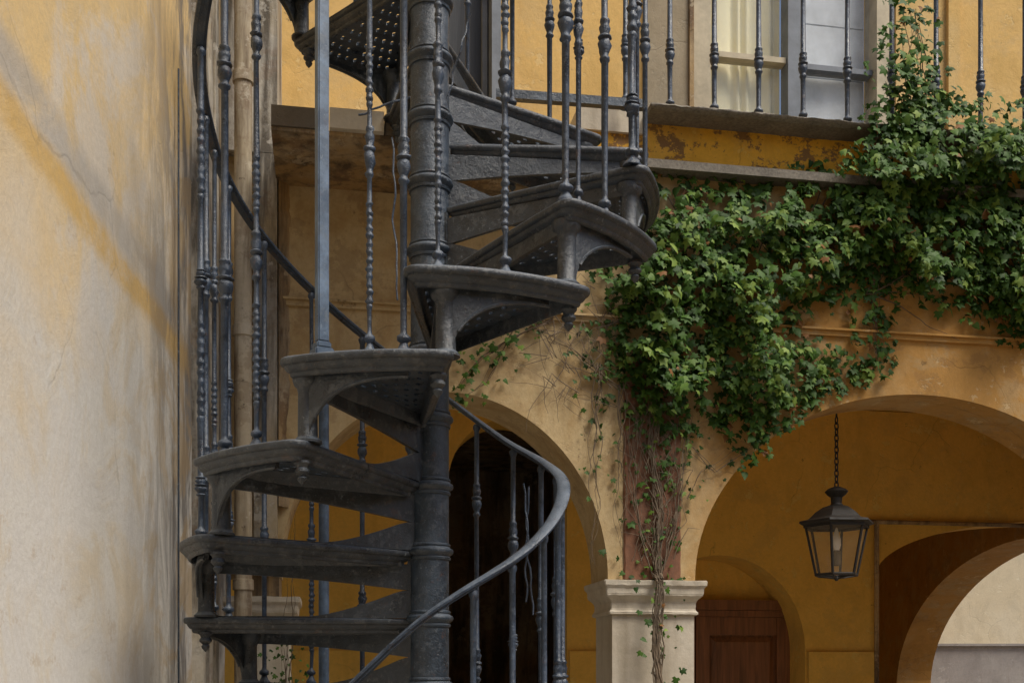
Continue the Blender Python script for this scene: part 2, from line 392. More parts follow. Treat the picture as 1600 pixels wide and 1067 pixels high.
# closed dark room behind the left doorway, and the passage behind the right opening
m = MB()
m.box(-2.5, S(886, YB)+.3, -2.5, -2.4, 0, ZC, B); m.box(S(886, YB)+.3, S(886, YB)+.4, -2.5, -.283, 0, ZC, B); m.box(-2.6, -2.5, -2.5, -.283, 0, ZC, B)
m.box(-2.6, 4.9, -5.5, -.283, ZC+.002, ZC+.1, B)  # roof, extended past the passage side wall to cut the sun entering
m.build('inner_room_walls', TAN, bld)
m = MB(); x0 = S(1368, YB)-.25
m.box(x0-.1, x0, -5.4, -.283, 0, ZC, B); m.build('passage_wall', OCHRE_IN, bld)
m = MB(); m.box(x0, 5.6, -5.5, -5.4, 0, ZC, B); m.build('passage_end_wall', OCHRE_IN, bld)
# side wall of the passage with a wide arch to the next court
def Tside(s, o, z): return (3.4-o, s, z)
arch = (6.7-2.1+.45, 9.62, 1.42, 2.47)
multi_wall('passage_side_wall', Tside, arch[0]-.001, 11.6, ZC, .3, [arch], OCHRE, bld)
# niche with door
nz = Wf(YB)
m = MB(); m.box(S(960, YB), S(1300, YB), -.40, -.285, 0, ZC-.3, nz); m.build('niche_back', OCHRE_IN, bld)
door = MB(); a, b, zt = S(985, YB), S(1262, YB), Zat(1124, 936, YB)
door.box(a, b, -.27, -.25, 0, zt, nz); dr = door.build('door', DOORW, bld)
m = MB(); m.box(a, b, -.25, -.20, zt-.05, zt+.012, nz); m.box(a, b, -.25, -.21, zt-.09, zt-.052, nz); m.build('door_frame', DOORW, dr)
def leaf(sa, sb):
    for p0, p1 in ((sa, sa+.085), (sb-.085, sb)):
        m = MB(); m.box(p0, p1, -.249, -.215, 0, zt-.092, nz); m.build('stile', DOORW, dr)
    for z0, z1 in ((zt-.20, zt-.092), (.95, 1.08), (0, .2)):
        m = MB(); m.box(sa+.087, sb-.087, -.249, -.219, z0, z1, nz); m.build('door_rail', DOORW, dr)
    for z0, z1 in ((1.09, zt-.21), (.21, .94)):
        m = MB(); c0, c1 = sa+.095, sb-.095
        P = [nz(c0, -.246, z0), nz(c1, -.246, z0), nz(c1, -.246, z1), nz(c0, -.246, z1)]
        e = .035; Q = [nz(c0+e, -.226, z0+e), nz(c1-e, -.226, z0+e), nz(c1-e, -.226, z1-e), nz(c0+e, -.226, z1-e)]
        m.add(P+Q, [(4, 5, 6, 7), (0, 1, 5, 4), (1, 2, 6, 5), (2, 3, 7, 6), (3, 0, 4, 7), (3, 2, 1, 0)]); m.build('door_panel', DOORW, dr)
mid = (S(1112, YB)); leaf(a+.02, S(1105, YB)); leaf(S(1107, YB), b-.015)
m = MB(); m.lathe([(.006, 0), (.006, .018), (.02, .022), (.024, .034), (.018, .044), (.004, .048)], 12, T=lambda x, y, z: nz(S(1098, YB)+x, -.215+z, 1.02+y)); m.build('handle', BLACK, dr)
# conduit along the back wall
m = MB(); zc = Zat(1450, 818, YB)
m.tube([B(S(1366, YB), .03, 0), B(S(1366, YB), .03, zc)], .014, 8); m.tube([B(S(1366, YB)-.05, .03, zc), B(3.9, .03, zc)], .014, 8)
m.build('conduit', TAN, bld)

# piers
def pier(p0, p1, topy, full=True, capx=(10, 12), mats=(MARBLE, MARBLE)):
    s0, s1 = S(p0), S(p1)
    zt = Zat((p0+p1)/2, topy)
    h = .135
    e = thing('x', 'x', 'x'); bpy.data.objects.remove(e)
    sh = MB(); sh.box(s0, s1, -.262, -.004, 0, zt-h, W); shaft = sh.build('pier', mats[0], bld)
    c = MB()
    prof = [(.0, -h), (.012, -h), (.016, -h+.008), (.012, -h+.016), (.006, -h+.022), (.006, -h+.05), (.018, -h+.068), (.026, -h+.072), (.030, -h+.080), (.032, -h+.108), (.040, -h+.112), (.042, 0), (0, 0)]
    V = []; 
    for o, z in prof:
        V += [W(s0-o, -.004+o, zt+z), W(s1+o, -.004+o, zt+z), W(s1+o, -.262-o, zt+z), W(s0-o, -.262-o, zt+z)]
    Fs = []
    for j in range(len(prof)-1):
        for i in range(4): k = (i+1) % 4; Fs.append((j*4+i, j*4+k, (j+1)*4+k, (j+1)*4+i))
    Fs += [(3, 2, 1, 0), tuple(4*(len(prof)-1)+i for i in range(4))]
    c.add(V, Fs); me = c.mesh('capital'); 
    bm = bmesh.new(); bm.from_mesh(me); bmesh.ops.bevel(bm, geom=list(bm.edges), offset=.003, segments=2, affect='EDGES')
    for _ in range(5):
        bmesh.ops.subdivide_edges(bm, edges=[e for e in bm.edges if e.calc_length() > .012], cuts=1, use_grid_fill=True)
    for v in bm.verts:
        q = noise.noise(v.co*38); q2 = noise.noise(v.co*14+Vector((5, 5, 5)))
        v.co += Vector((.0022*q+.003*min(0, q2+.15), .0022*noise.noise(v.co*38+Vector((9, 0, 0))), .0018*q-.003*max(0, -q2-.2)))
    bm.to_mesh(me); bm.free()
    link('capital', me, mats[1], shaft)
    return zt
pz = pier(957, 1085, 907)
pier(366, 452, 932, mats=(MARBLE, MARBLE))
# block between the left pier's cap and the arch springing
m = MB(); m.box(S(366), S(436), -.26, .002, Zat(400, 932)+.001, LA[2]+.01, W); m.build('impost_block', TAN, bld)
# red-brown render panel above the pier
m = MB(); za, zb = pz+.004, Zat(1015, 560); sa, sb = S(974), S(1063)
n = 50; V = []
for i in range(n+1):
    z = za+(zb-za)*i/n; e0 = .0035*noise.noise(Vector((1, 4, z*22)))+.002*noise.noise(Vector((1, 4, z*70))); e1 = .003*noise.noise(Vector((7, 4, z*22)))
    V += [W(sa+e0, -.02, z), W(sa+e0, .004, z), W(sa+.006+e0, .009, z), W(sb-.006+e1, .009, z), W(sb+e1, .004, z), W(sb+e1, -.02, z)]
m.add(V, [(i*6+j, i*6+j+1, i*6+j+7, i*6+j+6) for i in range(n) for j in range(5)]+[(0, 1, 2, 3, 4, 5)])
m.build('render_panel', TERRA, bld)
# pilaster at the left corner
m = MB(); 
m.box(S(398), S(434), .0, .055, LA[2]+.02, 3.49, W); m.build('pilaster', CORNER, bld)
m = MB(); m.box(S(352), S(434), -.7, .055, 3.492, ZTOP, W); m.build('wing_wall', CORNER, bld)
rnd = random.Random(11)
m = MB(); sx = S(436)
V = []; N = 60
for i in range(N+1):
    z = LA[2]+.25+(3.45-LA[2]-.25)*i/N
    o = .02+.02*noise.noise(Vector((0, 0, z*7))); e = S(452)+.02*noise.noise(Vector((5, 0, z*5)))+.008*noise.noise(Vector((5, 3, z*31)))
    V += [W(sx, .001, z), W(sx, o+.02, z), W((sx+e)/2, o, z), W(e, .001, z)]
Fs = []
for i in range(N):
    for j in range(3): Fs.append((i*4+j, i*4+j+1, (i+1)*4+j+1, (i+1)*4+j))
m.add(V, Fs); m.build('peeling_plaster', TAN, bld)

# upper floor
YU = 4.62; U = Wf(YU)
ZF = Z_LB+.03
def zU(px, py): return Zat(px, py, YU)
zhead = ZF+1.9
uw = MB()
def up(a, b, z0=ZF-.5, z1=ZTOP): uw.box(S(a, YU), S(b, YU), -.3, 0, z0, z1, U)
up(200, 690); up(782, 1082); up(1400, 2600)
uw.box(S(690, YU), S(782, YU), -.3, 0, zhead, ZTOP, U); uw.box(S(1082, YU), S(1400, YU), -.3, 0, zhead, ZTOP, U)
uw.build('upper_wall', UPPER, bld)
m = MB(); m.box(-1.6, S(905), -.75, -.272, ZS0+.0, ZS0+.11, W); m.box(S(905)+.001, 4.3, -.75, -.602, Z_LB, Z_LT-.005, W); m.build('balcony_floor', LEDGE, bld)
# grey closed shutter leaf / worn panel left of window
m = MB(); m.box(S(1008, YU), S(1072, YU), .001, .03, ZF-.2, zhead, U)
m.build('worn_panel', GREYTAN, bld)
m = MB(); m.box(S(1072, YU)+.002, S(1079, YU), .001, .045, ZF-.2, zhead, U); m.build('panel_edge', TAN, bld)
# window
win = MB()
for a, b in ((1082, 1112), (1372, 1400)): win.box(S(a, YU), S(b, YU), -.12, -.01, ZF-.2, zhead, U)
wf = win.build('window', FRAMEW, bld)
m = MB(); m.box(S(1236, YU), S(1256, YU), -.11, -.03, ZF-.2, zhead, U); m.build('mullion', GREYP, wf)
for k, (a, b, yy) in enumerate(((1113, 1235, 80), (1257, 1371, 100))):
    for dz in (0, .62):
        m = MB(); z = zU((a+b)/2, yy)+dz; m.box(S(a, YU), S(b, YU), -.10, -.045, z-.012, z+.012, U); m.build('glazing_bar', FRAMEW if k == 0 else GREYP, wf)
    zs = [ZF-.2, zU((a+b)/2, yy)-.013, zU((a+b)/2, yy)+.013, zU((a+b)/2, yy)+.62-.013, zU((a+b)/2, yy)+.62+.013, zhead]
    for z0, z1 in ((zs[0], zs[1]), (zs[2], zs[3]), (zs[4], zs[5])):
        m = MB(); m.box(S(a, YU)+.001, S(b, YU)-.001, -.078, -.074, z0, z1, U); m.build('pane', WGLASS, wf)
# curtain (left) with folds, closed slatted shutter inside (right)
V = []; N = 60; sa, sb = S(1113, YU), S(1235, YU)
for i in range(N+1):
    s = sa+(sb-sa)*i/N; o = -.13+.012*math.sin(i*.55+math.sin(i*.21)*2)
    V += [U(s, o, ZF-.2), U(s, o, zhead)]
mk('curtain', V, [(2*i, 2*i+2, 2*i+3, 2*i+1) for i in range(N)], CURTAIN, wf, smooth=True)
m = MB(); z = ZF-.2
sh = MB(); sh.box(S(1257, YU), S(1371, YU), -.16, -.13, ZF-.2, zhead, U); shp = sh.build('inner_shutter', SHUT, wf)
m = MB()
while z < zhead-.25:
    m = MB(); m.box(S(1259, YU), S(1369, YU), -.129, -.118, z+.003, z+.238, U); z += .242; m.build('board', SHUT, wf)
# dark tall door near the stair head
dd = MB(); dd.box(S(690, YU), S(782, YU), -.16, -.12, ZF-.5, zhead, U); ddr = dd.build('balcony_door', DARKDOOR, bld)
m = MB(); m.box(S(768, YU), S(782, YU), -.12, .012, ZF-.5, zhead, U); m.box(S(758, YU), S(766, YU), -.12, -.08, ZF-.5, zhead, U); m.build('door_frame', GREYP, ddr)
# drip line pilaster on the right of upper wall
m = MB(); m.box(S(1478, YU), S(1496, YU), .001, .022, ZF-.3, ZTOP, U); m.build('wall_moulding', UPPER, bld)
m = MB(); m.box(S(790, YU), S(798, YU), .001, .02, ZF-.3, ZTOP, U); m.build('wall_moulding', UPPER, bld)

# next court beyond the passage
nc = thing('courtyard_wall', 'pale cream wall with a grey base seen through the far right arch', 'wall')
m = MB(); zz = CAMZ+(HY-1005)/F*13; m.box(2, 12, 13, 13.3, zz, 5.5); m.build('plaster_face', CREAMW, nc)
m = MB(); m.box(2, 12, 12.96, 13.3, 0, zz-.03); m.build('dado', GREYDADO, nc)
m = MB(); m.box(2, 12, 12.92, 13.3, zz-.029, zz-.001); m.build('dado_cap', GREYDADO, nc)

# the other two sides of the court
ow = thing('courtyard_house', 'plain ochre house walls closing the other sides of the courtyard', 'house')
m = MB(); m.box(-6, 9.5, -7.3, -7, 0, 6); m.build('rear_wall', OCHRE_IN, ow)
m = MB(); m.box(7.5, 7.8, -6.99, 4.8, 0, 4.6); m.build('right_wall', OCHRE_IN, ow)
# ------------------------------------------------------------------ left wall, pipes
lw = MB(); NY, NZ = 90, 60; V = []
y0, y1, z0, z1 = -2.0, 4.02, 0, 6.4
for i in range(NY+1):
    for j in range(NZ+1):
        y = y0+(y1-y0)*i/NY; z = z0+(z1-z0)*j/NZ
        V.append((-1.06+.014*noise.noise(Vector((y*1.1, z*.9, 0)))+.004*noise.noise(Vector((y*5, z*4, 3))), y, z))
Fs = [(i*(NZ+1)+j, (i+1)*(NZ+1)+j, (i+1)*(NZ+1)+j+1, i*(NZ+1)+j+1) for i in range(NY) for j in range(NZ)]
lwt = thing('plaster_wall', 'tall stained cream and yellow plaster wall filling the left of the courtyard', 'wall', (0, 0, 0))
lw.add(V, Fs); lw.build('plaster_face', LEFTW, lwt, smooth=True)
m = MB(); m.box(-1.4, -1.085, y0, y1, z0, z1); m.build('wall_core', LEFTW, lwt)
m = MB()
m.box(-1.07, -1.022, 3.60, 3.72, 0, 6.4); m.build('corner_moulding', CORNER, lwt)
m = MB(); m.box(-1.07, -1.035, 3.80, 3.84, 0, 6.4); m.build('corner_moulding', CORNER, lwt)
def pipe(name, label, cat, px, d, r, mat, z0, z1, brackets=()):
    t = thing(name, label, cat, ((px-CX)/F*d, d, z0))
    m = MB(); m.lathe([(r, 0), (r, (z1-z0)*.5), (r, z1-z0)], 20); m.build('pipe', mat, t, auto=40)
    for z in brackets:
        m = MB(); m.lathe([(r+.002, z-.02-z0), (r+.006, z-.018-z0), (r+.006, z+.018-z0), (r+.002, z+.02-z0)], 20); m.build('pipe_clip', mat, t, auto=40)
    return t
pipe('downpipe', 'cream painted downpipe running full height in the left corner', 'pipe', 380, 3.87, .031, PIPEM, 0, 6.2, (1.9, 2.8, 3.7))
pipe('cable_pipe', 'thin dark pipe fixed vertically to the stained left wall', 'pipe', 279, 3.4, .003, IRON, .0, CAMZ+(HY-108)/F*3.4)
# ------------------------------------------------------------------ spiral staircase
u = .19/104.0
AX, AY = (671.5-CX)*u, F*u
stair = thing('spiral_staircase', 'dark cast iron spiral staircase with fan-shaped perforated treads and turned balusters', 'staircase', (AX, AY, 0))
def H(h): return CAMZ+h*u           # h: height above the camera in newel-plane units
treads = {}                          # k: (h, start angle, radius)
for k in range(-7, 13):
    treads[k] = [79+104*(k-1), -117+30*(k-1), 375.]
for k, dh, r in ((6, 8, 366), (7, 14, 356), (8, 16, 348), (9, 14, 348), (10, 8, 352), (11, 0, 360), (5, 0, 372)):
    treads[k][0] += dh; treads[k][2] = r
for k in range(-7, 0): treads[k][2] = 300.
for k in (10, 11, 12): treads[k][1] += 9
treads[5][1] = -.8; SPAN = 36.; RI = 30*u
PITCH = .19
def pol(r, a): a = R_(a); return (r*math.sin(a), -r*math.cos(a))
def perimeter(R, SPAN=36.):
    """rounded fan outline, inner end first, counterclockwise from above"""
    pts = []; cr = .035
    pts.append(pol(RI*1.0, 2)); 
    # nosing edge out to the corner, a slight outward bow
    for t in np.linspace(.12, .93, 7): pts.append(pol(RI+(R-RI)*t, -.6*math.sin(t*3)))
    da = math.degrees(cr/R)
    for t in np.linspace(0, 90, 6):
        c = pol(R-cr, da); a = R_(t); ca = R_(da)
        dirn = Vector((math.sin(ca), -math.cos(ca))); tan = Vector((-math.cos(ca), -math.sin(ca)))
        p = Vector(c)+cr*(math.cos(a)*tan+math.sin(a)*dirn); pts.append((p.x, p.y))
    for a in np.linspace(da+1.5, SPAN-da-1.5, 16): pts.append(pol(R, a))
    for t in np.linspace(90, 0, 6):
        c = pol(R-cr, SPAN-da); a = R_(t); ca = R_(SPAN-da)
        dirn = Vector((math.sin(ca), -math.cos(ca))); tan = Vector((math.cos(ca), math.sin(ca)))
        p = Vector(c)+cr*(math.cos(a)*tan+math.sin(a)*dirn); pts.append((p.x, p.y))
    for t in np.linspace(.93, .12, 7): pts.append(pol(RI+(R-RI)*t, SPAN))
    pts.append(pol(RI, SPAN-2))
    return [Vector(p) for p in pts]
def offset(P, d):
    n = len(P); out = []
    for i in range(n):
        a = (P[i]-P[i-1]); b = (P[(i+1) % n]-P[i])
        if a.length < 1e-7: a = b
        if b.length < 1e-7: b = a
        na = Vector((-a.y, a.x)).normalized(); nb = Vector((-b.y, b.x)).normalized(); nn = (na+nb)
        if nn.length < 1e-4: nn = na
        nn.normalize(); k = max(.5, nn.dot(na)); out.append(P[i]+nn*min(d/k, d*1.6))
    return out
def tread_meshes(R, SPAN=36., PA=4.2):
    P = perimeter(R, SPAN); n = len(P)
    prof = [(.040, -.002), (.034, 0), (.005, 0), (.0015, -.002), (0, -.006), (0, -.013), (.003, -.017), (.009, -.019), (.010, -.023), (.015, -.030), (.022, -.034), (.023, -.040), (.026, -.043), (.030, -.044), (.034, -.040), (.036, -.018), (.040, -.014)]
    m = MB(); V = []
    # keep the profile shallow close to the newel
    for d, z in prof:
        Q = offset(P, d)
        for i, q in enumerate(Q):
            r = q.length; V.append((q.x, q.y, z))
    Fs = []; L = len(prof)
    for j in range(L):
        for i in range(n):
            k = (i+1) % n; j2 = (j+1) % L
            Fs.append((j*n+i, j*n+k, j2*n+k, j2*n+i))
    m.add(V, Fs); rim = autosmooth(m.mesh('tread_rim'), 50)
    # perforated field: polar cells, each with a small lozenge hole
    m = MB(); rows = 11; r0, r1 = RI+.03, R-.028
    zt, zb = -.0035, -.0125
    for i in range(rows):
        ra, rb = r0+(r1-r0)*i/rows, r0+(r1-r0)*(i+1)/rows
        cols = max(2, int(2+i*1.05)); am = math.degrees(.022/((ra+rb)/2))
        A0, A1 = am, SPAN-am
        # ring rows share their own column count; small lap keeps the plate closed
        for j in range(cols):
            aa, ab = A0+(A1-A0)*j/cols, A0+(A1-A0)*(j+1)/cols
            rc, ac = (ra+rb)/2, (aa+ab)/2; hr, ha = (rb-ra)*.24, (ab-aa)*.22
            if i < 2: hr *= .01; ha *= .01
            out = [pol(ra, aa), pol(ra, ac), pol(ra, ab), pol(rc, ab), pol(rb+.0015, ab), pol(rb+.0015, ac), pol(rb+.0015, aa), pol(rc, aa)]
            if (i+j) % 2: inn = [pol(rc-hr, ac-ha*.3), pol(rc-hr, ac), pol(rc-hr*.6, ac+ha), pol(rc, ac+ha), pol(rc+hr, ac+ha*.3), pol(rc+hr, ac), pol(rc+hr*.6, ac-ha), pol(rc, ac-ha)]
            else: inn = [pol(rc-hr*.7, ac-ha*.7), pol(rc-hr, ac), pol(rc-hr*.7, ac+ha*.7), pol(rc, ac+ha), pol(rc+hr*.7, ac+ha*.7), pol(rc+hr, ac), pol(rc+hr*.7, ac-ha*.7), pol(rc, ac-ha)]
            V = [(x, y, zt) for x, y in out]+[(x, y, zt) for x, y in inn]+[(x, y, zb) for x, y in out]+[(x, y, zb) for x, y in inn]
            Fs = []
            for q in range(8):
                k = (q+1) % 8
                Fs += [(q, k, 8+k, 8+q), (16+k, 16+q, 24+q, 24+k), (8+q, 8+k, 24+k, 24+q)]
            m.add(V, Fs)
    field = m.mesh('tread_plate')
    # underside ribs
    # riser under the nosing edge: deep at the newel, slim towards the post
    m = MB(); N = 22; T0 = PA-1.6; th = .006
    rp = 340*u*R/(375*u)
    def Lf(r, off, z):
        a = R_(T0); x, y = r*math.sin(a), -r*math.cos(a); return (x+off*math.cos(a), y+off*math.sin(a), z)
    def strip(f):
        V = []
        for i in range(N+1):
            t = i/N; r = RI*.9+(rp-RI*.9)*t; zlo, zhi = f(t)
            V += [Lf(r, -th, zlo), Lf(r, th, zlo), Lf(r, th, zhi), Lf(r, -th, zhi)]
        Fs = []
        for i in range(N):
            for j in range(4): k = (j+1) % 4; Fs.append((i*4+j, i*4+k, (i+1)*4+k, (i+1)*4+j))
        Fs += [(0, 1, 2, 3), (N*4+3, N*4+2, N*4+1, N*4)]
        m.add(V, Fs)
    def topw(t):
        d = .066+.046*(1-t)**1.6
        return (-max(d, .04), -.036)
    def botw(t):
        hgt = .004+.088*max(0, 1-t/.50)**1.4
        if t < .09: hgt = .078
        return (-PITCH+.0005, -PITCH+hgt+.001)
    strip(topw); strip(botw)
    # flange bead along the newel end
    m.box(-.009, .009, -(RI+.004), -RI*.7, -PITCH+.003, -.02)
    riser = autosmooth(m.mesh('riser'), 40)
    # corner post
    m = MB(); pr = .0235
    prof = [(pr+.010, -PITCH+.0005), (pr+.010, -PITCH+.006), (pr+.004, -PITCH+.011), (pr, -PITCH+.016), (pr-.001, -.075), (pr+.002, -.062), (pr+.009, -.055), (pr+.012, -.046), (pr+.012, -.034)]
    m.lathe(prof, 16, (*pol(rp, PA), 0)); post = autosmooth(m.mesh('corner_post'), 40)
    # spandrel following the outer arc
    m = MB(); N = 26; a0, a1 = PA+1.3, PA+22.8; ro = rp+.012; th = .006; V = []
    for i in range(N+1):
        t = i/N; a = a0+(a1-a0)*(t**1.6)
        tt = (a-a0)/(a1-a0)
        zlo = -.052-(PITCH-.052-.006)*(1-math.sqrt(max(0, 1-(1-tt)**2.6)))
        zb_ = min(-.046, zlo)
        for rr, z in ((ro-th, zb_), (ro+th, zb_), (ro+th, -.038), (ro-th, -.038)): x, y = pol(rr, a); V.append((x, y, z))
    Fs = []
    for i in range(N):
        for j in range(4): k = (j+1) % 4; Fs.append((i*4+j, i*4+k, (i+1)*4+k, (i+1)*4+j))
    Fs += [(0, 1, 2, 3), (N*4+3, N*4+2, N*4+1, N*4)]
    m.add(V, Fs)
    pts = []                                   # raised bead on the arch edge
    for i in range(N+1):
        t = i/N; a = a0+1.2+(a1-a0-1.2)*(t**1.6); tt = (a-a0)/(a1-a0)
        zlo = -.052-(PITCH-.052-.006)*(1-math.sqrt(max(0, 1-(1-tt)**2.6))); x, y = pol(ro+th, a); pts.append((x, y, min(-.05, zlo)))
    m.tube(pts, .0045, 6)
    sp = autosmooth(m.mesh('spandrel'), 40)
    # drop finial under the rear corner
    m = MB(); prof = [(.020, -.040), (.020, -.046), (.015, -.050), (.013, -.056), (.017, -.060), (.018, -.066), (.012, -.072), (.008, -.075), (.012, -.080), (.010, -.086), (.003, -.094), (.001, -.096)]
    m.lathe(prof, 12, (*pol(rp+.004, SPAN-3.0), 0)); fin = autosmooth(m.mesh('finial'), 40)
    return dict(tread_rim=rim, tread_plate=field, riser=riser, corner_post=post, spandrel=sp, finial=fin)
cache = {}
for k, (h, a, R) in treads.items():
    key = (R, k == 5)
    if key not in cache: cache[key] = tread_meshes(R*u, 40.5, 8.5) if k == 5 else tread_meshes(R*u)
    M = cache[key]
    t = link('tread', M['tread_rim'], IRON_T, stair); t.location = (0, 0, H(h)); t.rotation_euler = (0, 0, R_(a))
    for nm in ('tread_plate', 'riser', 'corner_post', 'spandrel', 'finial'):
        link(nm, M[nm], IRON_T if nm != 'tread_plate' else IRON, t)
# newel
zr = [CAMZ+(HY-y)*u for y in (966, 862, 761, 656, 552, 448, 395, 290, 188, 96, 8, -100, -205, 1070, 1174, 1278, 1380)]
zr = sorted(z for z in zr)
m = MB(); m.lathe([(RI, 0), (RI, 2), (RI, 4.2), (RI*.6, 4.25)], 32); m.build('newel', IRON, stair, auto=40)
nw = [o for o in stair.children if o.name.startswith('newel')][0]
cm = MB(); r = RI
cm.lathe([(r-.001, -.026), (r+.004, -.024), (r+.0055, -.018), (r+.002, -.015), (r+.004, -.011), (r+.011, -.006), (r+.013, 0), (r+.011, .006), (r+.004, .010), (r+.002, .013), (r+.005, .016), (r+.004, .021), (r-.001, .023)], 32)
cme = autosmooth(cm.mesh('collar'), 50)
for z in zr:
    c = link('collar', cme, IRON, nw); c.location = (0, 0, z)
# handrail
KEY = [(-30, 245, -55), (0, 214, 62), (45, 212, 170), (90, 209, 285), (120, 210, 340), (150, 218, 400), (180, 250, 492), (205, 300, 592), (230, 338, 700), (255, 352, 800), (270, 352, 868), (285, 346, 925), (300, 340, 985), (330, 350, 1110), (360, 350, 1215), (420, 350, 1425), (480, 345, 1640), (540, 345, 1850)]
ka = [k[0] for k in KEY]
def railp(a):
    # smooth (Catmull) interpolation between stations
    for i in range(len(KEY)-1):
        if KEY[i][0] <= a <= KEY[i+1][0]: break
    p = [KEY[max(i-1, 0)], KEY[i], KEY[i+1], KEY[min(i+2, len(KEY)-1)]]
    t = (a-p[1][0])/(p[2][0]-p[1][0]); out = []
    for c in (1, 2):
        m1 = (p[2][c]-p[0][c])/max(1, p[2][0]-p[0][0])*(p[2][0]-p[1][0]); m2 = (p[3][c]-p[1][c])/max(1, p[3][0]-p[1][0])*(p[2][0]-p[1][0])
        out.append((2*t**3-3*t**2+1)*p[1][c]+(t**3-2*t**2+t)*m1+(-2*t**3+3*t**2)*p[2][c]+(t**3-t**2)*m2)
    return out
m = MB(); V = []; prof = [(-.019, .004), (-.014, .010), (0, .0125), (.014, .010), (.019, .004), (.018, -.002), (.010, -.005), (.010, -.009), (-.010, -.009), (-.010, -.005), (-.018, -.002)]
NA = 240
for i in range(NA+1):
    a = -30+570*i/NA; r, h = railp(a); r2, h2 = railp(min(a+1, 540))
    x, y = pol(1, a)
    sl = math.atan2((h2-h), r*R_(1)) if a < 539 else 0
    tx, ty = math.cos(R_(a)), math.sin(R_(a))
    for o, zz in prof:
        rr = r*u+o
        V.append((x*rr-tx*math.sin(sl)*zz*.6, y*rr-ty*math.sin(sl)*zz*.6, H(h)+zz*math.cos(sl)*1.0))
L = len(prof); Fs = [(i*L+j, i*L+(j+1) % L, (i+1)*L+(j+1) % L, (i+1)*L+j) for i in range(NA) for j in range(L)]
Fs += [tuple(range(L)), tuple(NA*L+j for j in reversed(range(L)))]
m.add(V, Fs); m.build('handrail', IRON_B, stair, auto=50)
# balusters: unit meshes of 1 m, stretched to their length except in the ornament
def knot(z, s=1.0, r=.0095):
    return [(r, z-.055*s), (r+.004, z-.050*s), (r+.0045, z-.045*s), (r+.001, z-.040*s), (r+.002, z-.034*s), (r+.007, z-.022*s), (r+.0085, z-.012*s), (r+.006, z-.004*s), (r+.003, z), (r+.009, z+.004*s), (r+.009, z+.008*s), (r+.003, z+.012*s), (r+.005, z+.022*s), (r+.006, z+.030*s), (r+.002, z+.040*s), (r+.005, z+.045*s), (r+.004, z+.050*s), (r, z+.055*s)]
def foot(r=.0095):
    return [(r+.012, 0), (r+.012, .006), (r+.008, .010), (r+.003, .018), (r+.0005, .026), (r+.007, .031), (r+.008, .036), (r+.006, .041), (r, .046), (r-.001, .055)]
def beads(z0, z1, r, step=.026):
    P = []; z = z0; k = 0
    while z < z1:
        e = .6+.5*abs(math.sin(k*2.3)); P += [(r, z), (r+.0028*e, z+step*.25), (r+.0036*e, z+step*.45), (r+.0012, z+step*.7)]; z += step*(.75+.4*abs(math.sin(k*1.7))); k += 1
    return P
def bal_mesh(Lh, kind, seed):
    rnd = random.Random(seed); r = .0082 if kind != 2 else .0062
    P = foot(r)
    if kind == 0: P += knot(.44, 1, r)+knot(.97, 1, r)
    elif kind == 1: P += knot(.16, .5, r)+beads(.33, .60, r)+knot(.72, .5, r)+beads(.93, 1.18, r)
    elif kind == 2: P += beads(.10, .34, r, .018)+knot(.46, 1.1, r)+beads(.56, .70, r, .018)+knot(.98, 1, r)
    else: P += knot(.30, .6, r)+knot(.50, 1.15, r)+knot(.70, .5, r)+knot(1.02, 1.1, r)
    P = [p for p in P if p[1] < Lh-.03]; P += [(r, Lh-.025), (r+.004, Lh-.018), (r+.004, Lh-.008), (r, Lh-.002)]
    m = MB(); m.lathe(P, 10)
    # lumpy cast surface and thick old paint
    V = []
    for x, y, z in m.V:
        q = 1+(.3 if kind in (1, 2) else .17)*noise.noise(Vector((x*90+seed, y*90, z*60)))+(.14*noise.noise(Vector((x*200, y*200, z*160))))
        V.append((x*q, y*q, z))
    m.V = V; return autosmooth(m.mesh('baluster'), 60)
BAL = [(-75, 1, 1), (-90, 0, 1), (-97, 2, 1), (-105, 3, 1), (-120, 0, 1), (-136, 2, 0), (-152, 0, 1), (-168, 2, 1), (163, 0, 0), (142, 3, 0), (122, 0, 0), (105, 3, 0), (88, 0, 0),
       (-1, 0, 0), (21, 3, 0), (38, 0, 0), (57, 3, 0), (72, 0, 0)]
def tread_top(a, hmax):
    """height of the highest tread under angle a and below hmax"""
    best = None
    for k, (h, a0, R) in treads.items():
        d = (a-a0) % 360
        if d < SPAN-1 and h < hmax-250 and (best is None or h > best[0]): best = (h, R)
    return best
def put_baluster(a, hb, ht, kind, r, seed, sc=1.0):
    Lh = (ht-hb)*u; me = bal_mesh(Lh, kind, seed)
    o = link('baluster', me, IRON_B, stair); x, y = pol(r*u, a); o.location = (x, y, H(hb)-.0005); o.scale = (sc, sc, 1)
    o.rotation_euler = (0, 0, seed)
sd_ = 1
for a, kd, turn in BAL:
    aa = a % 360
    r, h = railp(aa if aa < 300 else aa-360 if False else aa)
    tt = tread_top(a, h); hb = tt[0] if tt else h-790
    # lower right flight: rail runs close in, balusters stand mid-tread
    if r < 260: hb = tt[0] if tt else h-700
    put_baluster(a, hb, h-4, kd, r-2, sd_, 1.0); sd_ += 1
